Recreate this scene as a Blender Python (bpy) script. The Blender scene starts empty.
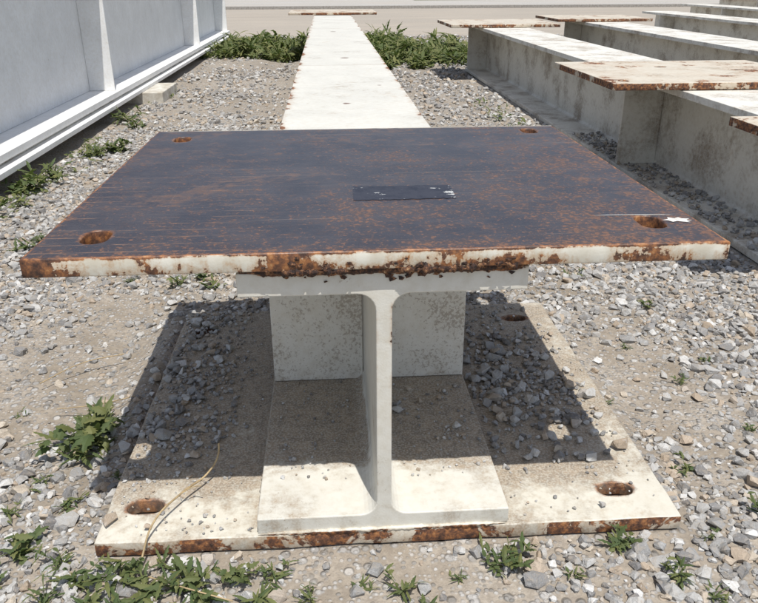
import bpy, bmesh, math, random
import numpy as np
from mathutils import Vector, Matrix, noise as mn
random.seed(7); rng=np.random.default_rng(11)
sc=bpy.context.scene
COL=sc.collection

# ---------------------------------------------------------------- materials
class M:
    def __init__(s,name):
        s.m=bpy.data.materials.new(name); s.m.use_nodes=True
        s.t=s.m.node_tree; s.t.nodes.clear()
        s.out=s.t.nodes.new('ShaderNodeOutputMaterial')
        s.b=s.t.nodes.new('ShaderNodeBsdfPrincipled')
        s.t.links.new(s.b.outputs[0],s.out.inputs[0])
        tc=s.t.nodes.new('ShaderNodeTexCoord'); s.co=tc.outputs['Object']
        sp=s.t.nodes.new('ShaderNodeSeparateXYZ'); s.l(s.co,sp.inputs[0])
        s.x,s.y,s.z=sp.outputs
        g=s.t.nodes.new('ShaderNodeNewGeometry')
        sn=s.t.nodes.new('ShaderNodeSeparateXYZ'); s.l(g.outputs['Normal'],sn.inputs[0]); s.nx,s.ny,s.nz=sn.outputs
    def l(s,a,b): s.t.links.new(a,b)
    def put(s,v,sock):
        if hasattr(v,'is_output'): s.l(v,sock)
        elif isinstance(v,(tuple,list)) and len(v)==3 and sock.type=='RGBA': sock.default_value=(*v,1)
        else: sock.default_value=v
    def noise(s,scale,detail=3,rough=.55,vec=None,dist=0):
        n=s.t.nodes.new('ShaderNodeTexNoise'); n.inputs['Scale'].default_value=scale
        n.inputs['Detail'].default_value=detail; n.inputs['Roughness'].default_value=rough
        n.inputs['Distortion'].default_value=dist
        s.l(vec or s.co,n.inputs['Vector']); return n.outputs['Fac']
    def vor(s,scale,feat='F1',vec=None):
        n=s.t.nodes.new('ShaderNodeTexVoronoi'); n.feature=feat; n.inputs['Scale'].default_value=scale
        s.l(vec or s.co,n.inputs['Vector']); return n
    def mapp(s,scale=(1,1,1),loc=(0,0,0),rot=(0,0,0)):
        n=s.t.nodes.new('ShaderNodeMapping'); s.l(s.co,n.inputs['Vector'])
        n.inputs['Scale'].default_value=scale; n.inputs['Location'].default_value=loc; n.inputs['Rotation'].default_value=rot
        return n.outputs[0]
    def ma(s,op,a,b=0.,c=None,clamp=False):
        n=s.t.nodes.new('ShaderNodeMath'); n.operation=op; n.use_clamp=clamp
        s.put(a,n.inputs[0]); s.put(b,n.inputs[1])
        if c is not None: s.put(c,n.inputs[2])
        return n.outputs[0]
    def ss(s,v,lo,hi,a=0.,b=1.):
        n=s.t.nodes.new('ShaderNodeMapRange'); n.interpolation_type='SMOOTHSTEP'
        s.put(v,n.inputs['Value']); n.inputs['From Min'].default_value=lo; n.inputs['From Max'].default_value=hi
        n.inputs['To Min'].default_value=a; n.inputs['To Max'].default_value=b
        return n.outputs['Result']
    def ramp(s,v,stops):
        n=s.t.nodes.new('ShaderNodeValToRGB'); s.l(v,n.inputs[0]); e=n.color_ramp.elements
        while len(e)<len(stops): e.new(.5)
        for i,(p,c) in enumerate(stops):
            e[i].position=p; e[i].color=(c,c,c,1) if isinstance(c,(int,float)) else (*c,1)
        return n.outputs[0]
    def mix(s,f,a,b,mode='MIX'):
        n=s.t.nodes.new('ShaderNodeMix'); n.data_type='RGBA'; n.blend_type=mode
        s.put(f,n.inputs[0]); s.put(a,n.inputs[6]); s.put(b,n.inputs[7]); return n.outputs[2]
    def edge(s,x0,x1,y0,y1,w):
        a=s.ma('MINIMUM',s.ma('SUBTRACT',s.x,x0),s.ma('SUBTRACT',x1,s.x))
        b=s.ma('MINIMUM',s.ma('SUBTRACT',s.y,y0),s.ma('SUBTRACT',y1,s.y))
        return s.ss(s.ma('MINIMUM',a,b),0,w,1,0)
    def hdist(s,hx,hy,sx=1.,sy=1.):
        return s.ma('SQRT',s.ma('ADD',s.ma('POWER',s.ma('MULTIPLY',s.ma('SUBTRACT',s.x,hx),sx),2),s.ma('POWER',s.ma('MULTIPLY',s.ma('SUBTRACT',s.y,hy),sy),2)))
    def attr(s,name):
        n=s.t.nodes.new('ShaderNodeAttribute'); n.attribute_name=name; return n.outputs['Fac']
    def fin(s,col,rough=.6,bump=None,bs=.3,bd=.002,metal=0,spec=.5):
        s.put(col,s.b.inputs['Base Color']); s.put(rough,s.b.inputs['Roughness'])
        s.put(metal,s.b.inputs['Metallic']); s.put(spec,s.b.inputs['Specular IOR Level'])
        if bump is not None:
            n=s.t.nodes.new('ShaderNodeBump'); n.inputs['Strength'].default_value=bs; n.inputs['Distance'].default_value=bd
            s.l(bump,n.inputs['Height']); s.l(n.outputs[0],s.b.inputs['Normal'])
        return s.m

RUST_O=(.31,.13,.048); RUST_D=(.045,.024,.018); RUST_M=(.14,.062,.033)
def rustcol(k):
    n=k.noise(70,4,.7)
    return k.ramp(n,[(.36,RUST_D),(.49,RUST_M),(.6,RUST_O),(.72,(.42,.23,.10))])

def paint(name,base=(.66,.64,.575),rust=.0,dirt=.3,speck=.3,bias=None,dirtbias=None,dirtcol=(.18,.14,.10),rs=7,extra=None,soft=0.):
    k=M(name)
    big=k.noise(5,4,.65); fine=k.noise(55,4,.7); vf=k.noise(260,2,.55)
    c=k.mix(k.ss(big,.3,.7),base,tuple(v*.88 for v in base))
    c=k.mix(k.ma('MULTIPLY',k.ss(fine,.35,.75),.35),c,(base[0]*.72,base[1]*.66,base[2]*.56))
    dv=k.ma('ADD',k.ma('ADD',big,k.ma('MULTIPLY',fine,.5)),dirt-.3)
    if dirtbias is not None: dv=k.ma('ADD',dv,dirtbias(k))
    dm=k.ma('MULTIPLY',k.ss(dv,.70,1.04+soft),k.ss(vf,.3,.62,.5,1))
    c=k.mix(k.ma('MULTIPLY',dm,.9),c,k.mix(k.ss(fine,.35,.65),dirtcol,tuple(v*1.75 for v in dirtcol)))
    if speck>0:
        sv=k.ma('ADD',k.noise(150,4,.8),k.ma('MULTIPLY',big,.55))
        sp=k.ss(sv,.99-.15*speck,1.06-.15*speck)
        c=k.mix(k.ma('MULTIPLY',sp,.55),c,(.24,.175,.12))
    rn=k.ma('ADD',k.noise(rs,5,.7,dist=.4),k.ma('MULTIPLY',fine,.22))
    rv=k.ma('ADD',rn,rust-.30)
    if bias is not None: rv=k.ma('ADD',rv,bias(k))
    stain=k.ss(rv,.48,.72)
    c=k.mix(k.ma('MULTIPLY',stain,.5),c,(.40,.25,.13))
    rm=k.ss(rv,.63,.67)
    c=k.mix(rm,c,rustcol(k))
    if extra: c=extra(k,c)
    bh=k.ma('SUBTRACT',k.ma('MULTIPLY',vf,.3),k.ma('MULTIPLY',rm,fine))
    return k.fin(c,k.ma('ADD',.48,k.ma('MULTIPLY',k.ma('MAXIMUM',rm,dm),.4)),bh,.35,.003)

PX0,PX1,PY0,PY1=-.018,.982,-.011,.908; PT=.505; PB=.477
def cap_mat():
    k=M("plate_scale")
    n1=k.noise(4,4,.65); n2=k.noise(38,5,.75); n3=k.noise(150,4,.75)
    n4=k.noise(2,4,.7,vec=k.mapp((3,55,1)))
    dark=k.mix(k.ss(k.noise(8,4,.6),.35,.65),(.026,.026,.036),(.047,.043,.051))
    dark=k.mix(k.ss(n4,.5,.75,0,.5),dark,(.078,.064,.064))
    br=k.ma('ADD',k.ma('MULTIPLY',k.x,.08),k.ma('MULTIPLY',k.y,-.09))
    v=k.ma('ADD',k.ma('ADD',k.ma('MULTIPLY',n1,.45),k.ma('MULTIPLY',n2,.62)),br)
    edge=k.edge(PX0,PX1,PY0,PY1,.06); v=k.ma('ADD',v,k.ma('MULTIPLY',edge,.06))
    c=k.mix(k.ss(v,.48,.78,.04,.64),dark,(.100,.062,.046))
    fl=k.ss(k.ma('ADD',k.ma('MULTIPLY',n3,.75),k.ma('MULTIPLY',v,.5)),.695,.75)
    c=k.mix(k.ma('MULTIPLY',fl,.75),c,k.mix(n2,(.27,.12,.055),(.13,.068,.045)))
    # isolated rust pocks
    vp=k.vor(34); po=k.ss(k.ma('ADD',vp.outputs['Distance'],k.ma('MULTIPLY',n2,.35)),.20,.30,1,0)
    sp=k.t.nodes.new('ShaderNodeSeparateColor'); k.l(vp.outputs['Color'],sp.inputs[0])
    c=k.mix(k.ma('MULTIPLY',k.ma('MULTIPLY',po,k.ss(sp.outputs[0],.45,.6)),.8),c,(.24,.105,.05))
    pt=k.ss(k.ma('ADD',k.noise(3.4,5,.8,dist=.8),k.ma('MULTIPLY',n2,.45)),.78,.92)
    c=k.mix(k.ma('MULTIPLY',pt,.45),c,(.15,.085,.055))
    for (sc_,rot,th) in (((1.2,120,1),.015,.70),((.9,90,1),-.35,.72),((70,1.1,1),.2,.74),((1.0,140,1),.6,.74)):
        q=k.noise(1.6,2,.5,vec=k.mapp(sc_,rot=(0,0,rot)))
        c=k.mix(k.ss(q,th,th+.02,0,.3),c,(.27,.20,.15))
    wob=k.ma('MULTIPLY',k.noise(3,2),.010)
    lines=k.ma('ABSOLUTE',k.ma('SUBTRACT',k.ma('FRACT',k.ma('MULTIPLY',k.ma('ADD',k.ma('ADD',k.y,wob),k.ma('MULTIPLY',k.x,.012)),31)),.5))
    lm=k.ma('MULTIPLY',k.ss(lines,.015,.05,1,0),k.ma('MULTIPLY',k.ma('MULTIPLY',k.ss(k.x,.16,.36,1,0),k.ss(k.y,.40,.5,1,0)),k.ss(k.noise(11,3,.7),.42,.6)))
    c=k.mix(k.ma('MULTIPLY',lm,.6),c,(.32,.18,.10))
    e2=k.edge(PX0,PX1,PY0,PY1,.009)
    c=k.mix(k.ss(k.ma('ADD',e2,k.ma('MULTIPLY',n2,.7)),.74,.92),c,rustcol(k))
    rim=k.ma('MULTIPLY',k.ss(k.y,PY1-.012,PY1-.004),k.ss(n1,.4,.5)); c=k.mix(k.ma('MULTIPLY',rim,.8),c,(.5,.46,.38))
    for hx,hy in ((.06,.08),(.905,.09),(.06,.8),(.905,.84)):
        d=k.hdist(hx,hy,1.4,1)
        c=k.mix(k.ss(k.ma('SUBTRACT',d,k.ma('MULTIPLY',n2,.022)),.018,.028,.85,0),c,rustcol(k))
    s=k.mix(k.ss(k.noise(20,4),.35,.65),(.66,.64,.56),(.53,.49,.40))
    bx=k.ramp(k.x,[(0,.30),(.03,.04),(.12,.02),(.29,.02),(.33,.16),(.36,.12),(.40,.05),(.46,.03),(.50,.06),(.56,.13),(.63,.10),(.655,.20),(.68,.17),(.70,.02),(.95,.07)])
    low=k.ss(k.z,PB,PT,.11,-.02)
    top=k.ss(k.z,PT-.006,PT-.001,0,.2)
    strk=k.ma('MULTIPLY',k.ma('SUBTRACT',k.noise(1,3,.6,vec=k.mapp((110,1,14))),.5),.25)
    rv=k.ma('ADD',k.ma('ADD',k.ma('ADD',k.ma('ADD',k.noise(17,5,.75),strk),bx),low),top)
    s=k.mix(k.ss(rv,.52,.68,0,.65),s,(.42,.25,.12))
    s=k.mix(k.ss(rv,.645,.675),s,rustcol(k))
    c=k.mix(k.ss(k.nz,.5,.7),s,c)
    inner=k.ma('LESS_THAN',k.edge(PX0,PX1,PY0,PY1,.02),.001)
    c=k.mix(k.ma('MULTIPLY',inner,k.ss(k.ma('ABSOLUTE',k.nz),.5,.6,1,0)),c,rustcol(k))
    b=k.ma('ADD',k.ma('MULTIPLY',n3,.3),k.ma('MULTIPLY',n2,.6))
    return k.fin(c,k.ss(v,.5,.8,.40,.64),b,.25,.003)

def ground_mat():
    k=M("gravelly_dirt")
    big=k.noise(1.1,4,.6); mid=k.noise(9,4,.65)
    c=k.ramp(k.ma('ADD',k.ma('MULTIPLY',big,.5),k.ma('MULTIPLY',mid,.5)),[(.35,(.25,.21,.16)),(.5,(.335,.29,.235)),(.65,(.425,.38,.32))])
    grit=k.noise(70,4,.75)
    c=k.mix(k.ss(grit,.38,.62,.0,.5),c,(.20,.17,.14))
    bump=k.ma('MULTIPLY',grit,.6)
    for scl,lo,hi in ((45,.30,.5),(110,.28,.6)):
        vn=k.vor(scl,vec=None); dst=vn.outputs['Distance']
        sp=k.t.nodes.new('ShaderNodeSeparateColor'); k.l(vn.outputs['Color'],sp.inputs[0])
        gc=k.ramp(sp.outputs[0],[(0,(.20,.19,.175)),(.3,(.30,.29,.275)),(.6,(.40,.39,.375)),(.85,(.50,.49,.47)),(1,(.38,.30,.22))])
        dens=k.ss(k.ma('ADD',k.ma('MULTIPLY',mid,.55),k.ma('MULTIPLY',sp.outputs[1],.45)),.44,.50)
        m=k.ma('MULTIPLY',k.ss(k.ma('ADD',dst,k.ma('MULTIPLY',grit,.25)),lo+.1,hi+.1,1,0),dens)
        c=k.mix(k.ma('MULTIPLY',m,.8),c,gc)
        bump=k.ma('ADD',bump,k.ma('MULTIPLY',m,40./scl))
    return k.fin(c,.95,bump,.8,.008,spec=.2)

def rock_mat():
    k=M("crushed_stone"); a=k.attr("rc")
    c=k.ramp(a,[(0,(.17,.165,.165)),(.18,(.26,.258,.255)),(.46,(.36,.355,.345)),(.72,(.48,.475,.46)),(.84,(.62,.615,.60)),(.87,(.34,.27,.20)),(.94,(.44,.36,.28)),(1,(.50,.44,.36))])
    n=k.noise(90,4,.75)
    c=k.mix(k.ss(n,.42,.7,0,.6),c,(.36,.31,.25))
    c=k.mix(k.ss(n,.45,.30,.0,.45),c,(.56,.55,.53))
    return k.fin(c,.95,n,.8,.005,spec=.15)

def road_mat(base,nm):
    k=M(nm)
    c=k.mix(k.noise(.35,5,.6),base,tuple(v*.72 for v in base))
    c=k.mix(k.ss(k.noise(60,3,.7),.45,.65,0,.4),c,tuple(v*1.5 for v in base))
    c=k.mix(k.ss(k.noise(.8,4,.7,vec=k.mapp((.3,2,1))),.45,.65,0,.55),c,(.40,.345,.28))
    return k.fin(c,.9,k.noise(80,2),.3,.004,spec=.2)

def leaf_mat(nm,a,b,tc=(.14,.22,.04)):
    k=M(nm); c=k.mix(k.noise(25,2),a,b); c=k.mix(k.attr("lc"),c,(.20,.20,.075))
    m=k.fin(c,.6,None,spec=.25)
    tr=k.t.nodes.new('ShaderNodeBsdfTranslucent'); k.put(tc,tr.inputs[0])
    ms=k.t.nodes.new('ShaderNodeMixShader'); ms.inputs[0].default_value=.22
    k.l(k.b.outputs[0],ms.inputs[1]); k.l(tr.outputs[0],ms.inputs[2]); k.l(ms.outputs[0],k.out.inputs[0]); return m

GROUND=ground_mat(); ROCK=rock_mat(); LEAF=leaf_mat("weed_leaf",(.05,.08,.03),(.095,.13,.052)); GRASS=leaf_mat("grass_blade",(.055,.085,.028),(.12,.15,.058))
CAP=cap_mat()
def main_bias(k):
    strk=k.ma('MULTIPLY',k.ma('SUBTRACT',k.noise(1,3,.6,vec=k.mapp((90,1,9))),.42),.9)
    fr=k.ma('MULTIPLY',k.ss(k.y,.0,.02,1,0),k.ma('ADD',k.ss(k.z,.430,.472,-.02,.22),k.ma('MULTIPLY',strk,.5)))
    bx=k.ramp(k.x,[(.28,.1),(.32,1.),(.42,.85),(.47,.35),(.51,.7),(.58,1.),(.66,.9),(.70,.1)])
    fr=k.ma('MULTIPLY',fr,k.ss(k.z,.42,.435))
    low=k.ma('MULTIPLY',k.ss(k.z,.0,.03,1,0),k.ss(k.y,0,.03,.12,0))
    we=k.ma('MULTIPLY',k.ss(k.y,.005,.010,1,0),k.ma('MULTIPLY',k.ss(k.z,.05,.43,0.03,.11),k.ss(k.ma('ABSOLUTE',k.ma('SUBTRACT',k.x,.482)),.004,.012,.5,2.2)))
    we=k.ma('MULTIPLY',we,k.ma('MULTIPLY',k.ss(k.z,.04,.06),k.ss(k.z,.425,.415)))
    far=k.ma('MULTIPLY',k.ss(k.z,.46,.468,0,1),k.ma('ADD',k.ma('MULTIPLY',k.edge(.271,.696,.9,8.9,.035),.20),.10))
    return k.ma('ADD',k.ma('ADD',k.ma('ADD',k.ma('MULTIPLY',fr,bx),low),we),far)
def main_brown(k):
    under=k.ma('MULTIPLY',k.ss(k.y,.09,.20,0,1),k.ss(k.z,.035,.05,1,0))  # low surfaces turn browner from just behind the front end
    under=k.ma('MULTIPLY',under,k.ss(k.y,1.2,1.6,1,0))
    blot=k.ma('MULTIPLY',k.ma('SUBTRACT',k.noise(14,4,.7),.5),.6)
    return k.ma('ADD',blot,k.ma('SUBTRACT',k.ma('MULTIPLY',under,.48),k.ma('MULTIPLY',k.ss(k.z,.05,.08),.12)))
def main_extra(k,c):
    for sx,sy,r in ((.47,1.55,.013),(.50,3.1,.022),(.46,5.2,.024),(.61,2.0,.008)):
        d=k.ma('ADD',k.hdist(sx,sy,1,.8),k.ma('MULTIPLY',k.noise(60,3),.016))
        c=k.mix(k.ma('MULTIPLY',k.ss(d,r+.002,r+.012,.9,0),k.ss(k.z,.46,.468)),c,RUST_M)
    for sy in (2.75,5.6):
        d=k.ma('ABSOLUTE',k.ma('SUBTRACT',k.y,sy)); c=k.mix(k.ma('MULTIPLY',k.ss(d,.004,.014,.45,0),k.ss(k.z,.46,.468)),c,(.34,.26,.18))
    return c
P_MAIN=paint("beam_paint",rust=.0,dirt=.27,speck=.4,bias=main_bias,dirtbias=main_brown,extra=main_extra)
HB=((.065,.09,.064,.036),(.91,.08,.064,.036),(.065,.80,.06,.036),(.9,.82,.06,.036))
def base_bias(k):
    e=k.edge(0,1,0,.919,.03)
    side=k.ss(k.nz,.3,.7,.21,0)
    return k.ma('ADD',k.ma('MULTIPLY',e,.08),side)
def base_brown(k):
    f=k.ss(k.y,.05,.24,-.0,.38); l=k.ss(k.x,.05,.3,.07,.0); r=k.ma('MULTIPLY',k.ss(k.x,.90,.97,0,1),-.20)  # browner behind the front strip and to the left, paler along the right edge
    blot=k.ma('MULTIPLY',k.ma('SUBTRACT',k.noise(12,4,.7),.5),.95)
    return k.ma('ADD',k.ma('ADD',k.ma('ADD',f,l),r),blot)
def base_extra(k,c):
    n=k.noise(40,4,.75)
    for hx,hy,_,_ in HB:
        d=k.ma('SUBTRACT',k.hdist(hx,hy,.75,1.25),k.ma('MULTIPLY',n,.02))
        c=k.mix(k.ss(d,.014,.022,.85,0),c,rustcol(k))
    return c
P_BASE=paint("base_plate_paint",base=(.64,.61,.525),rust=.04,dirt=.36,speck=.4,bias=base_bias,dirtbias=base_brown,rs=9,extra=base_extra)
P_STIFF=paint("stiffener_paint",base=(.76,.74,.685),rust=-.05,dirt=.10,speck=1.25,dirtbias=lambda k:k.ma('ADD',k.ss(k.z,.03,.10,.25,0),k.ss(k.z,.2,.42,0,.12)),soft=.1)
P_OTH=paint("old_beam_paint",base=(.72,.70,.635),rust=.08,dirt=.31,speck=.9,bias=lambda k:k.ss(k.z,.40,.43,0,.06))
P_GIR=paint("girder_paint",base=(.84,.84,.83),rust=-.01,dirt=.12,speck=0,rs=4)
P_RP=paint("rusty_plate_paint",base=(.60,.54,.44),rust=.235,dirt=.26,speck=.5,rs=6,bias=lambda k:k.ss(k.nz,.3,.7,.14,0))
def mk_weld():
    k=M("weld_rust"); c=k.ramp(k.noise(75,4,.8),[(.38,(.020,.013,.011)),(.50,(.055,.027,.018)),(.58,(.20,.09,.04)),(.66,(.40,.25,.13)),(.74,(.6,.56,.45))])
    return k.fin(c,.85,k.noise(150,3,.7),.8,.003)
WELD=mk_weld()
def simple(nm,c,c2,rough=.8,s=20):
    k=M(nm); return k.fin(k.mix(k.ss(k.noise(s,4,.7),.35,.65),c,c2),rough,k.noise(s*6,2),.4,.003)

# ---------------------------------------------------------------- mesh helpers
def link(o,parent=None):
    COL.objects.link(o)
    if parent: o.parent=parent
    return o
def empty(name):
    o=bpy.data.objects.new(name,None); o.empty_display_size=.1; return link(o)
def mobj(name,v,f,mat,parent=None,bev=0,smooth=False):
    me=bpy.data.meshes.new(name); me.from_pydata([tuple(p) for p in v],[],f); me.update()
    if mat: me.materials.append(mat)
    if smooth: me.shade_smooth()
    o=link(bpy.data.objects.new(name,me),parent)
    if bev:
        b=o.modifiers.new("b",'BEVEL'); b.width=bev; b.segments=2; b.limit_method='ANGLE'; b.angle_limit=.9
    return o
def box(name,x0,x1,y0,y1,z0,z1,mat,parent=None,bev=.002):
    v=[(x,y,z) for z in (z0,z1) for y in (y0,y1) for x in (x0,x1)]
    f=[(0,2,3,1),(4,5,7,6),(0,1,5,4),(2,6,7,3),(0,4,6,2),(1,3,7,5)]
    return mobj(name,v,f,mat,parent,bev)
def plate(name,x0,x1,y0,y1,z0,z1,holes,mat,parent=None,bev=.0022,wob=.0012,seed=1):
    cu=bpy.data.curves.new(name,'CURVE'); cu.dimensions='2D'; cu.fill_mode='BOTH'
    pts=[]
    cs=[(x0,y0),(x1,y0),(x1,y1),(x0,y1)]
    for i in range(4):
        a=cs[i]; b=cs[(i+1)%4]; L=math.dist(a,b); n=max(2,int(L/.02))
        nx,ny=(b[1]-a[1])/L,-(b[0]-a[0])/L
        for j in range(n):
            t=j/n; w=mn.noise(Vector((i*9+t*L*14,seed*3.3,0)))*wob+mn.noise(Vector((i*9+t*L*50,seed*3.3,5)))*wob*.5
            pts.append((a[0]+(b[0]-a[0])*t+nx*w,a[1]+(b[1]-a[1])*t+ny*w))
    def spl(pp):
        s=cu.splines.new('POLY'); s.points.add(len(pp)-1)
        for q,p in zip(s.points,pp): q.co=(p[0],p[1],0,1)
        s.use_cyclic_u=True
    spl(pts)
    for hx,hy,w,h in holes:
        r=min(w,h)/2; pp=[]
        for j in range(32):
            a=2*math.pi*j/32; c,s_=math.cos(a),math.sin(a)
            ox=(w/2-r)*(1 if c>0 else -1) if w>h else 0; oy=(h/2-r)*(1 if s_>0 else -1) if h>w else 0
            pp.append((hx+ox+r*c,hy+oy+r*s_))
        spl(pp)
    th=z1-z0; cu.extrude=th/2-bev; cu.bevel_depth=bev; cu.bevel_resolution=1; cu.offset=-bev
    tmp=bpy.data.objects.new(name+"_c",cu); COL.objects.link(tmp)
    dg=bpy.context.evaluated_depsgraph_get(); me=bpy.data.meshes.new_from_object(tmp.evaluated_get(dg))
    bpy.data.objects.remove(tmp)
    me.transform(Matrix.Translation((0,0,(z0+z1)/2))); me.materials.clear(); me.materials.append(mat)
    me.name=name
    return link(bpy.data.objects.new(name,me),parent)
def ibeam(name,xc,w,z0,z1,y0,y1,tf,tw,r,mat,parent=None,bev=.002,tf2=None):
    P=[]; t2=tf2 or tf
    def fil(cx,cz,a0,a1):
        return [(cx+r*math.cos(a0+(a1-a0)*i/6),cz+r*math.sin(a0+(a1-a0)*i/6)) for i in range(7)]
    hw=w/2;ht=tw/2;pi=math.pi
    P+=[(hw,z0),(hw,z0+tf)]; P+=fil(ht+r,z0+tf+r,-pi/2,-pi)
    P+=fil(ht+r,z1-t2-r,pi,pi/2); P+=[(hw,z1-t2),(hw,z1),(-hw,z1),(-hw,z1-t2)]
    P+=fil(-ht-r,z1-t2-r,pi/2,0); P+=fil(-ht-r,z0+tf+r,0,-pi/2); P+=[(-hw,z0+tf),(-hw,z0)]
    n=len(P); v=[(xc+a,y0,b) for a,b in P]+[(xc+a,y1,b) for a,b in P]
    f=[tuple(range(n)),tuple(reversed(range(n,2*n)))]+[(i,i+n,(i+1)%n+n,(i+1)%n) for i in range(n)]
    o=mobj(name,v,f,mat,parent)
    bm=bmesh.new(); bm.from_mesh(o.data); bmesh.ops.recalc_face_normals(bm,faces=bm.faces); bm.to_mesh(o.data); bm.free()
    b=o.modifiers.new("b",'BEVEL'); b.width=bev; b.segments=2; b.limit_method='ANGLE'; b.angle_limit=.9
    return o

# ---------------------------------------------------------------- numpy noise / ground height
def vnoise(x,y,seed=0):
    xi=np.floor(x).astype(np.int64); yi=np.floor(y).astype(np.int64); xf=x-xi; yf=y-yi
    u=xf*xf*(3-2*xf); v=yf*yf*(3-2*yf)
    def h(a,b):
        n=(a*374761393+b*668265263+seed*1442695)&0x7fffffff
        n=((n^(n>>13))*1274126177)&0x7fffffff
        return ((n^(n>>16))&0xffff)/65535.
    return (h(xi,yi)*(1-u)+h(xi+1,yi)*u)*(1-v)+(h(xi,yi+1)*(1-u)+h(xi+1,yi+1)*u)*v
def fbm(x,y,s=0,o=4):
    r=0;a=.5
    for i in range(o): r=r+a*vnoise(x*2**i,y*2**i,s+i*17); a*=.5
    return r
def gh(x,y):
    x=np.asarray(x,float); y=np.asarray(y,float)
    h=(fbm(x*1.3,y*1.3,3)-.47)*.05+(fbm(x*9,y*9,9,4)-.47)*.022
    damp=np.clip((11.5-y)/1.5,0,1)*np.clip((7-np.abs(x-1.5))/2,0,1)
    inside=np.clip(1-np.maximum(np.maximum(-x,x-1),np.maximum(-y,y-.92))/.08,0,1)
    h=h*(1-inside)+(.012)*inside
    h=h+.022*np.exp(-((x+.03)/.06)**2)*np.clip((y-.2)/.15,0,1)*np.clip((1.1-y)/.2,0,1)
    return -.045+h*damp

def axis(lo,hi,step,far):
    a=list(np.arange(lo,hi+1e-6,step)); s=step; v=hi
    while v<far: s*=1.25; v+=s; a.append(v)
    s=step; v=lo
    while v>-far: s*=1.25; v-=s; a.insert(0,v)
    return np.array(a)
xs=axis(-1.6,3.2,.02,900); ys=axis(-.5,4.0,.02,900)
X,Y=np.meshgrid(xs,ys); Z=gh(X,Y)
ins=(X>-.01)&(X<1.01)&(Y>-.005)&(Y<.93); Z=np.where(ins,np.minimum(Z,-.031),Z)
nx,ny=len(xs),len(ys)
def fastmesh(name,V,F,mat,smooth=False,attrs=None):
    V=np.ascontiguousarray(V,np.float32); F=np.ascontiguousarray(F,np.int32)
    me=bpy.data.meshes.new(name); me.vertices.add(len(V)); me.vertices.foreach_set('co',V.ravel())
    k=F.shape[1]; me.loops.add(F.size); me.loops.foreach_set('vertex_index',F.ravel())
    me.polygons.add(len(F)); me.polygons.foreach_set('loop_start',np.arange(0,F.size,k,dtype=np.int32))
    me.update(calc_edges=True); me.validate()
    me.polygons.foreach_set('use_smooth',np.full(len(me.polygons),smooth))
    for an,av in (attrs or {}).items():
        a=me.attributes.new(an,'FLOAT','POINT'); a.data.foreach_set('value',np.ascontiguousarray(av,np.float32))
    me.materials.append(mat)
    return link(bpy.data.objects.new(name,me))
idx=np.arange(nx*ny).reshape(ny,nx)
F=np.stack([idx[:-1,:-1],idx[:-1,1:],idx[1:,1:],idx[1:,:-1]],-1).reshape(-1,4)
fastmesh("ground",np.stack([X,Y,Z],-1).reshape(-1,3),F,GROUND,True)

# ---------------------------------------------------------------- main beam
B=empty("steel_beam")
ibeam("rolled_section",.482,.425,.0,.4695,.004,8.85,.030,.024,.028,P_MAIN,B,tf2=.037)
plate("cap_plate",PX0,PX1,PY0,PY1,PB,PT,[(.06,.08,.040,.062),(.905,.09,.040,.064),(.06,.80,.038,.06),(.905,.84,.038,.06)],CAP,B,seed=2)
plate("base_plate",0,1,0,.919,-.029,-.001,list(HB),P_BASE,B,seed=5,wob=.0026)
for sx,a,b in ((0,.270,.469),(1,.495,.694)):
    box("stiffener_%d"%sx,a+.001,b-.001,.462,.478,.031,.432,P_STIFF,B)
for yy in (4.4,8.6):
    box("stiffener_f%d"%int(yy),.273,.469,yy,yy+.016,.031,.432,P_STIFF,B)
plate("far_cap_plate",-.02,.985,8.0,8.85,.474,.500,[],P_RP,B)
def bead(name,x0,x1,y,z,r,mat,parent,seed,n=220,amp=.5):
    v=[];f=[];m=10
    for i in range(n+1):
        x=x0+(x1-x0)*i/n
        rr=r*(1+amp*mn.noise(Vector((x*60,seed,0)))+amp*.6*mn.noise(Vector((x*190,seed,3))))
        rr*=min(1,.25+6*min(i,n-i)/n)
        for j in range(m):
            a=2*math.pi*j/m; q=rr*(1+.35*mn.noise(Vector((x*150,j*1.7,seed))))
            v.append((x,y+q*math.cos(a),z+q*math.sin(a)))
    for i in range(n):
        for j in range(m):
            f.append((i*m+j,i*m+(j+1)%m,(i+1)*m+(j+1)%m,(i+1)*m+j))
    return mobj(name,v,f,mat,parent,smooth=True)
bead("cap_weld",.275,.69,.001,.473,.0065,WELD,B,1)
bead("cap_weld_lump_1",.325,.435,-.0065,.475,.0060,WELD,B,4,n=120,amp=1.1)
bead("cap_weld_lump_2",.50,.625,-.0065,.475,.0068,WELD,B,7,n=120,amp=1.1)
bead("base_weld",.27,.69,.002,.001,.004,P_BASE,B,9,amp=.5)
def flakes(name,segs,seed):
    r=random.Random(seed); V=[];Fc=[]
    for x0,x1,n in segs:
        for i in range(n):
            cx=r.uniform(x0,x1); cz=.473+r.gauss(0,.008); cy=-.0118 if cz>PB else .0025
            s=r.uniform(.0015,.005); m=r.randint(5,8); st=len(V)
            for j in range(m):
                a=6.283*j/m; q=s*r.uniform(.4,1.4); V.append((cx+q*math.cos(a)*1.5,cy-r.uniform(0,.001),cz+q*math.sin(a)))
            V.append((cx,cy-.001-s*.2,cz))
            for j in range(m): Fc.append((st+j,st+(j+1)%m,st+m))
    return mobj(name,V,Fc,WELD,B)
flakes("rust_flakes",[(.31,.44,42),(.49,.635,50),(.655,.68,7),(.29,.69,10)],3)
def beady(name,y0,y1,x,z,r,mat,parent,seed):
    o=bead(name,y0,y1,0,0,r,mat,parent,seed,n=160)
    for vv in o.data.vertices:
        a=vv.co.copy(); vv.co=(x+a.y,a.x,z+a.z)
    return o
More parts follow.
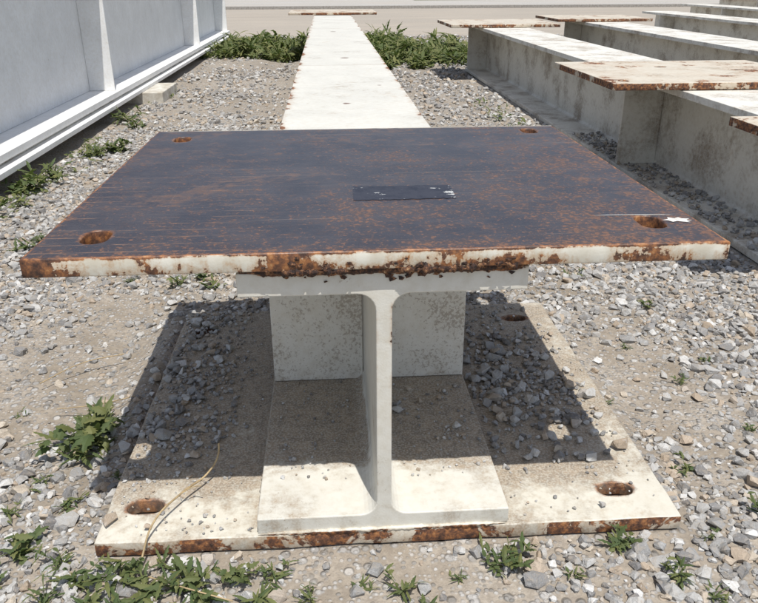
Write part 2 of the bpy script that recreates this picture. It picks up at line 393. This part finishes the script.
beady("base_weld_l",.01,.91,.2685,.001,.005,P_BASE,B,11); beady("base_weld_r",.01,.91,.6955,.001,.005,P_BASE,B,13)
def tape():
    k=M("tape"); n=k.noise(35,4,.7)
    c=k.mix(k.ss(n,.3,.6),(.010,.011,.022),(.028,.028,.040))
    w=k.ss(k.ma('ADD',k.noise(45,4,.75,vec=k.mapp((.7,1.6,1))),k.ramp(k.x,[(.44,.10),(.455,.0),(.5,-.05),(.57,-.01),(.6,.03),(.63,.10)])),.64,.68)
    return k.fin(k.mix(w,c,(.55,.55,.53)),.5)
def jag(name,pts,z,mat,parent):
    return mobj(name,[(x,y,z) for x,y in pts],[tuple(range(len(pts)))],mat,parent)
tp=[]
for i in range(24): tp.append((.447+.178*i/23,.245+random.uniform(-.002,.002)))
for i in range(24): tp.append((.627-.178*i/23,.335+random.uniform(-.002,.002)))
jag("tape_patch",tp,PT+.0008,tape(),B)
WHITE=simple("white_paint_mark",(.55,.52,.46),(.70,.69,.66),.6,60)
jag("paint_smear",[(.926,.094),(.934,.092),(.939,.084),(.947,.088),(.955,.084),(.965,.080),(.962,.087),(.972,.089),(.964,.093),(.972,.099),(.960,.100),(.957,.107),(.949,.102),(.940,.108),(.937,.099)],PT+.0008,WHITE,B)
jag("paint_streak",[(.825,.1265),(.85,.1255),(.88,.1245),(.91,.1225),(.94,.1205),(.955,.1185),(.94,.1225),(.91,.1255),(.88,.1265),(.85,.1275)],PT+.0008,WHITE,B)

# ---------------------------------------------------------------- right-hand beams
def other(y0,y1,xc,ztop,plates,stiffs,w=.42,zb=-.04):
    e=empty("steel_beam")
    ibeam("rolled_section",xc,w,zb,ztop,y0,y1,.028,.02,.02,P_OTH,e)
    for i,(a,b,c,d,h) in enumerate(plates): plate("cap_plate_%d"%i,a,b,c,d,ztop+.004,ztop+.032,h,P_RP,e,seed=i+20)
    for i,s in enumerate(stiffs):
        box("stiffener_%d"%i,xc-w/2+.002,xc-.011,s,s+.018,zb+.029,ztop-.029,P_OTH,e)
        box("stiffener_r%d"%i,xc+.011,xc+w/2-.002,s,s+.018,zb+.029,ztop-.029,P_OTH,e)
    return e
other(1.15,7.0,2.06,.43,[(1.56,2.56,2.015,2.86,[(1.63,2.1,.05,.04),(2.3,2.45,.06,.04),(2.0,2.6,.06,.05)]),(1.64,2.5,1.03,1.24,[]),(1.55,2.57,6.15,7.05,[])],[2.62,6.9])
other(2.2,7.9,3.30,.43,[(2.8,3.8,7.0,7.9,[])],[3.4,7.7])
other(3.0,9.6,4.95,.43,[],[5,9])
other(4.0,12.5,6.8,.43,[],[6,11])
other(6.0,17.,9.6,.43,[],[9,15])

# ---------------------------------------------------------------- left girder
G=empty("plate_girder")
box("web",-1.312,-1.298,1.2,11.3,.121,1.30,P_GIR,G)
box("bottom_flange",-1.52,-1.09,1.2,11.3,.085,.12,P_GIR,G)
box("sole_plate",-1.55,-1.055,1.2,11.3,.035,.062,P_GIR,G)
box("filler",-1.50,-1.12,1.2,11.3,.063,.084,P_OTH,G)
box("top_flange",-1.52,-1.09,1.2,11.3,1.301,1.336,P_GIR,G)
for i,y in enumerate((1.6,4.58,8.5,11.2)):
    box("stiffener_%d"%i,-1.297,-1.12,y,y+.02,.121,1.300,P_GIR,G)
TIM=simple("weathered_timber",(.62,.60,.54),(.42,.38,.31),.85,12)
for i,(y0,y1,x1) in enumerate(((5.1,5.7,-.9),(8.9,9.2,-1.0),(2.2,2.4,-1.12))):
    box("timber_block",-1.6,x1,y0,y1,-.06,.034,TIM,None,.006)

# ---------------------------------------------------------------- roads
ROAD=road_mat((.36,.32,.27),"road_surface"); CONC=road_mat((.42,.40,.37),"concrete")
box("road",-150,150,11.9,24,-.2,-.03,ROAD,None,0)
box("kerb",-150,150,24.0,24.2,-.2,.06,simple("kerb_concrete",(.34,.32,.29),(.22,.2,.18)),None,.01)
box("pavement",-150,150,24.2,60,-.2,.03,CONC,None,0)
GR=simple("verge_grass",(.07,.11,.03),(.16,.16,.07),.9,3)
box("grass_verge",4,150,31,34,-.2,.05,GR,None,0)

# ---------------------------------------------------------------- gravel
hulls=[]
for s in range(16):
    r=random.Random(s); bm=bmesh.new(); ax=r.uniform(1.0,1.25); az=r.uniform(.7,.95)
    for i in range(14):
        d=Vector((r.gauss(0,1),r.gauss(0,1),r.gauss(0,1))).normalized()*r.uniform(.85,1.08)
        bm.verts.new((d.x*ax,d.y*.92,d.z*az))
    res=bmesh.ops.convex_hull(bm,input=bm.verts)
    bmesh.ops.delete(bm,geom=[g for g in set(res['geom_interior']+res['geom_unused']) if isinstance(g,bmesh.types.BMVert)],context='VERTS')
    bmesh.ops.triangulate(bm,faces=bm.faces); bm.verts.ensure_lookup_table()
    for i,v in enumerate(bm.verts): v.index=i
    hulls.append((np.array([v.co[:] for v in bm.verts]),np.array([[v.index for v in f.verts] for f in bm.faces]))); bm.free()
def scatter_mesh(name,px,py,pz,rad):
    Vs=[];Fs=[];As=[];off=0
    n=len(px); which=rng.integers(0,len(hulls),n)
    for h,(hv,hf) in enumerate(hulls):
        m=np.where(which==h)[0]
        if len(m)==0: continue
        q=rng.normal(size=(len(m),4)); q/=np.linalg.norm(q,axis=1)[:,None]; w,x,y,z=q.T
        R=np.stack([1-2*(y*y+z*z),2*(x*y-z*w),2*(x*z+y*w),2*(x*y+z*w),1-2*(x*x+z*z),2*(y*z-x*w),2*(x*z-y*w),2*(y*z+x*w),1-2*(x*x+y*y)],-1).reshape(-1,3,3)
        v=np.einsum('nij,kj->nki',R,hv)*rad[m][:,None,None]; v[...,2]*=.78
        v+=np.stack([px[m],py[m],pz[m]],-1)[:,None,:]
        Vs.append(v.reshape(-1,3)); k=len(hv)
        Fs.append((hf[None]+(np.arange(len(m))*k)[:,None,None]).reshape(-1,3)+off); off+=len(m)*k
        As.append(np.repeat(rng.random(len(m)),k))
    return fastmesh(name,np.concatenate(Vs),np.concatenate(Fs),ROCK,False,{"rc":np.concatenate(As)})
def blob(x,y,cx,cy,rx,ry): return np.exp(-(((x-cx)/rx)**2+((y-cy)/ry)**2))
def dens(x,y):
    d=.40+1.9*(fbm(x*2.1,y*2.1,31)-.38)+.8*(fbm(x*7,y*7,77)-.47)
    d=d-.9*blob(x,y,-.35,.85,.30,.38)-.5*blob(x,y,1.2,.62,.16,.3)-.4*blob(x,y,-.2,1.7,.5,.4)-.5*blob(x,y,.5,-.1,.35,.06)
    d=d+.6*blob(x,y,-.15,.25,.22,.28)+.5*blob(x,y,-.75,1.9,.5,.6)+.6*blob(x,y,1.5,.9,.25,.8)+.4*blob(x,y,1.1,-.05,.3,.1)
    return np.clip(d,.07,1)
def ok(x,y):
    m=~((x>-.012)&(x<1.012)&(y>-.012)&(y<.93))
    m&=~((x>.26)&(x<.71)&(y>0)&(y<8.9)); m&=~((x>1.83)&(x<2.29)&(y>1.12)&(y<7.05)); m&=~((x<-1.03)&(y<11.3))
    for a,b in ((3.08,3.52),(4.7,5.2),(6.5,7.1)): m&=~((x>a)&(x<b)&(y>2))
    return m
PX=[];PY=[];PR=[]
def region(x0,x1,y0,y1,n,mu,sg,lo,hi):
    x=rng.uniform(x0,x1,n); y=rng.uniform(y0,y1,n); r=np.clip(np.exp(rng.normal(math.log(mu),sg,n)),lo,hi)
    keep=(rng.random(n)<dens(x,y)*1.1)&ok(x,y)
    PX.append(x[keep]);PY.append(y[keep]);PR.append(r[keep])
region(-1.0,2.0,-.35,1.6,29000,.0060,.45,.0025,.016)
region(-1.0,2.0,-.35,1.6,7000,.0118,.30,.008,.022)
region(-1.3,2.6,1.6,4.0,26000,.0090,.44,.004,.022)
region(-1.6,4.5,4.0,12.2,36000,.0130,.42,.005,.028)
px=np.concatenate(PX);py=np.concatenate(PY);pr=np.concatenate(PR); pz=gh(px,py)+pr*.28
def extra(n,x0,x1,y0,y1,z,mu,f=None):
    global px,py,pr,pz
    x=rng.uniform(x0,x1,n);y=rng.uniform(y0,y1,n); r=np.clip(np.exp(rng.normal(math.log(mu),.4,n)),.002,.018)
    if f is not None:
        k=rng.random(n)<f(x,y); x,y,r=x[k],y[k],r[k]
    px=np.append(px,x);py=np.append(py,y);pr=np.append(pr,r);pz=np.append(pz,z+r*.4)
nz=lambda x,y:np.clip(fbm(x*9,y*9,71)*3-1.0,0,1)
extra(2600,.71,.985,.12,.9,0,.0046,lambda x,y:np.clip(blob(x,y,.84,.45,.14,.30)*1.2,0,1)*nz(x,y)*(x<.975))
extra(300,.71,.97,.15,.8,.002,.0095,lambda x,y:np.clip(blob(x,y,.83,.45,.13,.28),0,1))
extra(2400,.005,.26,.15,.91,0,.0040,lambda x,y:np.clip(1.2-x*5.,0,1)*nz(x,y))
extra(170,.01,.18,.28,.9,.002,.0095,lambda x,y:np.clip(1-x*5,0,1))
extra(500,.01,.26,.01,.9,0,.0024,lambda x,y:nz(x+3,y)); extra(400,.71,.99,.01,.9,0,.0024,lambda x,y:nz(x+3,y))
extra(450,.29,.69,.10,.45,.031,.0025,lambda x,y:(abs(x-.482)>.045)*nz(x,y))
extra(14,.51,.67,.2,.44,.031,.006)
extra(700,1.86,2.04,1.2,3.4,-.01,.008)
scatter_mesh("gravel",px,py,pz,pr)
def stone(x,y,z,r):
    o=scatter_mesh("stone",np.array([0.]),np.array([0.]),np.array([0.]),np.array([r])); o.location=(x,y,z+r*.55)
for x,y,z,r in ((.015,.05,0,.015),(.03,.36,0,.012),(.90,.30,0,.019),(.84,.20,0,.013),(.95,.40,0,.016),(.87,.035,0,.008),(.93,.25,0,.011),(.625,.36,.03,.008),(.08,.03,0,.008),(.79,.19,0,.012)): stone(x,y,z,r)

# ---------------------------------------------------------------- plants
def leafstrip(V,Fc,A,base,az,el,L,W,curve,serr,col,seed):
    n=8; p=Vector(base); rs=random.Random(seed)
    side=Vector((-math.sin(az),math.cos(az),0))
    tw=rs.uniform(-.6,.6); start=len(V)
    for i in range(n+1):
        t=i/n; e=el-curve*t
        d=Vector((math.cos(az)*math.cos(e),math.sin(az)*math.cos(e),math.sin(e)))
        up=side.cross(d)
        w=W*.5*(math.sin(math.pi*t**.8)**.8 if 0<t<1 else .03)
        w*=(1+serr*(1 if i%2 else -1))
        s=(side*math.cos(tw)+up*math.sin(tw))
        V.append(p+s*w+up*w*.35); V.append(p.copy()); V.append(p-s*w+up*w*.35)
        A.extend([col]*3); p=p+d*(L/n)
    for i in range(n):
        a=start+i*3; Fc.append((a,a+1,a+4,a+3)); Fc.append((a+1,a+2,a+5,a+4))
def weed(x,y,size,n=16,seed=0,up=.6,serr=.3,wid=.19):
    r=random.Random(seed*77+5); V=[];Fc=[];A=[]
    n=int(n*1.5); ns=max(3,n//6); serr=r.uniform(.1,.38); wid=r.uniform(.10,.22)
    for s in range(ns):
        az=r.uniform(0,6.28); H=size*r.uniform(.25,1)*up; lean=size*r.uniform(.1,.75)
        tip=Vector((math.cos(az)*lean,math.sin(az)*lean,H))
        st=len(V); w=size*.012
        for i in range(4):
            q=tip*(i/3); q.z=H*(i/3)**.8
            for j in range(3):
                a=j*2.094; V.append(q+Vector((math.cos(a)*w,math.sin(a)*w,0))); A.append(.5)
        for i in range(3):
            for j in range(3): Fc.append((st+i*3+j,st+i*3+(j+1)%3,st+i*3+3+(j+1)%3,st+i*3+3+j))
        nl=n//ns+2
        for i in range(nl):
            t=r.uniform(.1,1); q=tip*t; q.z=H*t**.8
            leafstrip(V,Fc,A,q,az+i*2.4+r.uniform(-.4,.4),r.uniform(-.1,1.1),size*r.uniform(.22,.62)*(1.2-.5*t),size*wid*r.uniform(.4,.95),r.uniform(.2,1.5),serr,r.random()**1.6*.8,seed*100+s*20+i)
    me=bpy.data.meshes.new("weed_plant"); me.from_pydata([tuple(v) for v in V],[],Fc); me.update()
    a=me.attributes.new("lc",'FLOAT','POINT'); a.data.foreach_set('value',A)
    me.materials.append(LEAF); o=link(bpy.data.objects.new("weed_plant",me))
    o.location=(x,y,float(gh(x,y))-.003); return o
W=[(-.10,.36,.13,34),(-.13,.30,.09,20),(-.11,.43,.09,18),(-.09,.15,.05,12),(-.13,.03,.07,20),(-.05,-.01,.06,16),(.05,-.05,.08,22),(.10,-.09,.075,24),(.17,-.08,.075,22),(.24,-.06,.055,18),(.30,-.07,.055,16),(.13,-.035,.06,14),(.02,-.12,.075,22),(.13,-.16,.08,20),(-.02,-.06,.06,16),
 (.50,-.10,.06,16),(.44,-.09,.035,10),(.69,-.045,.07,20),(.66,-.06,.04,10),(.87,-.035,.055,18),(.95,-.11,.06,16),(1.10,.18,.05,14),(1.25,.52,.04,12),(1.18,.71,.035,10),(1.17,.02,.065,18),(1.34,.96,.045,10),
 (-1.02,2.46,.17,30),(-.95,2.7,.13,20),(-.72,1.61,.09,18),(-.68,1.7,.07,14),(-.9,3.18,.14,24),(-.8,3.3,.16,26),(-.95,4.2,.2,30),(-.85,4.0,.12,20),(1.2,1.22,.055,12),(-.09,1.25,.07,14),(-.02,1.3,.07,12),(.02,1.22,.06,10),(-.25,1.28,.05,10),(.6,-.08,.035,10),(-.2,.12,.05,12),(1.45,1.6,.06,10),(-.5,2.3,.07,12),(1.3,2.5,.1,16),(-.3,.5,.035,10),(1.02,.42,.03,8),(1.3,.3,.035,8),(.78,-.09,.03,8),(-.25,-.02,.05,12),(1.12,-.1,.045,10),
 (.07,-.13,.08,22),(.20,-.12,.07,20),(-.05,-.10,.07,18),(.27,-.11,.06,16),(.36,-.10,.045,12),(-.15,-.04,.06,14),(.54,-.13,.05,12),(-.02,.22,.03,8),(-.17,.22,.04,10),(1.05,-.02,.04,10),(1.35,.6,.035,8),(1.0,-.14,.05,12)]
for i,(x,y,s,n) in enumerate(W): weed(x,y,s,n,i)
def mass(name,spots,h,nb,seed,wd=.012):
    r=random.Random(seed); V=[];Fc=[];A=[]
    for cx,cy,rx,ry,den in spots:
        for i in range(int(nb*den)):
            a=r.uniform(0,6.28); q=math.sqrt(r.random()); x=cx+rx*q*math.cos(a); y=cy+ry*q*math.sin(a)
            nn=mn.noise(Vector((x*4.5,y*4.5,seed)))+.5*mn.noise(Vector((x*13,y*13,seed)))
            if nn<.03: continue
            cl=.3+1.2*nn
            L=h*r.uniform(.25,.75)*cl; col=r.random()**1.3
            leafstrip(V,Fc,A,(x,y,float(gh(x,y))+r.random()*L*1.0),r.uniform(0,6.28),r.uniform(-.1,1.2),L,wd*r.uniform(1.,3.6),r.uniform(.2,1.8),.25,col,i)
    me=bpy.data.meshes.new(name); me.from_pydata([tuple(v) for v in V],[],Fc); me.update()
    a=me.attributes.new("lc",'FLOAT','POINT'); a.data.foreach_set('value',A)
    me.materials.append(GRASS); return link(bpy.data.objects.new(name,me))
mass("grass_patch",[(-.6,8.8,.6,.5,1.3),(-.25,9.9,.4,1.4,1.5),(-.75,10.2,.4,1.1,1.),(-.1,8.5,.25,.4,.7)],.24,3400,3)
mass("grass_patch",[(1.2,7.7,.4,.6,1.1),(1.3,9.4,.5,1.7,1.8),(1.8,8.4,.35,1.1,1.),(1.0,10.8,.3,.9,.6),(2.1,9.4,.3,.8,.5)],.27,3400,5)
mass("grass_patch",[(-1.0,5.4,.12,.5,.25),(-.95,3.0,.12,.5,.2),(1.6,4.2,.1,.8,.12),(-1.0,2.2,.1,.4,.15)],.11,1700,8,.006)
STRAW=simple("straw",(.45,.34,.19),(.30,.22,.12),.8,40)
def stalk(pts,r=.0018):
    cu=bpy.data.curves.new("dry_stalk",'CURVE'); cu.dimensions='3D'; cu.bevel_depth=r; cu.bevel_resolution=2
    s=cu.splines.new('BEZIER'); s.bezier_points.add(len(pts)-1)
    for b,p in zip(s.bezier_points,pts): b.co=p; b.handle_left_type=b.handle_right_type='AUTO'
    cu.materials.append(STRAW); link(bpy.data.objects.new("dry_stalk",cu))
stalk([(.08,-.03,-.02),(.095,.02,.02),(.13,.09,.025),(.17,.15,.025),(.185,.17,.045),(.187,.18,.065)],.0018)
stalk([(.13,.09,.024),(.15,.10,.03),(.165,.095,.035)],.001)
stalk([(-.30,.60,-.03),(-.22,.68,-.02),(-.13,.72,-.02)],.0013)
stalk([(.10,-.06,-.02),(.17,-.10,-.01),(.24,-.12,-.02)],.0012)
stalk([(-.22,.48,-.03),(-.12,.47,-.015),(-.05,.50,-.015)],.0011)

# ---------------------------------------------------------------- camera
f,th,ps,ro,cx,cy,H=735.04,.4145,.0655,.0036,.4099,-.9802,.8544
Fv=Vector((math.sin(ps)*math.cos(th),math.cos(ps)*math.cos(th),-math.sin(th)))
R0=Vector((math.cos(ps),-math.sin(ps),0)); D0=Fv.cross(R0)
Rv=R0*math.cos(ro)+D0*math.sin(ro); Dv=-R0*math.sin(ro)+D0*math.cos(ro)
cam=bpy.data.cameras.new("camera"); co=bpy.data.objects.new("camera",cam); COL.objects.link(co)
m=Matrix((( Rv.x,-Dv.x,-Fv.x,cx),(Rv.y,-Dv.y,-Fv.y,cy),(Rv.z,-Dv.z,-Fv.z,H),(0,0,0,1)))
co.matrix_world=m; cam.sensor_width=36; cam.sensor_fit='HORIZONTAL'; cam.lens=f/758*36; cam.clip_end=3000; cam.clip_start=.02
sc.camera=co

# ---------------------------------------------------------------- light
d=Vector((-.042,.176,-.48)).normalized(); s=-d
sl=bpy.data.lights.new("sun",'SUN'); sl.energy=4.6; sl.angle=math.radians(.5); sl.color=(1,.965,.905)
so=bpy.data.objects.new("sun",sl); COL.objects.link(so); so.rotation_euler=d.to_track_quat('-Z','Y').to_euler()
so.location=(0,0,10)
w=bpy.data.worlds.new("World"); sc.world=w; w.use_nodes=True; nt=w.node_tree
sk=nt.nodes.new('ShaderNodeTexSky'); sk.sky_type='NISHITA'; sk.sun_disc=False
sk.sun_elevation=math.asin(s.z); sk.sun_rotation=math.atan2(s.x,s.y)
hs=nt.nodes.new('ShaderNodeHueSaturation'); hs.inputs['Saturation'].default_value=.7
bg=nt.nodes['Background']; bg.inputs[1].default_value=.14; nt.links.new(sk.outputs[0],hs.inputs['Color']); nt.links.new(hs.outputs[0],bg.inputs[0])
sc.view_settings.view_transform='Standard'; sc.view_settings.look='None'; sc.view_settings.exposure=0
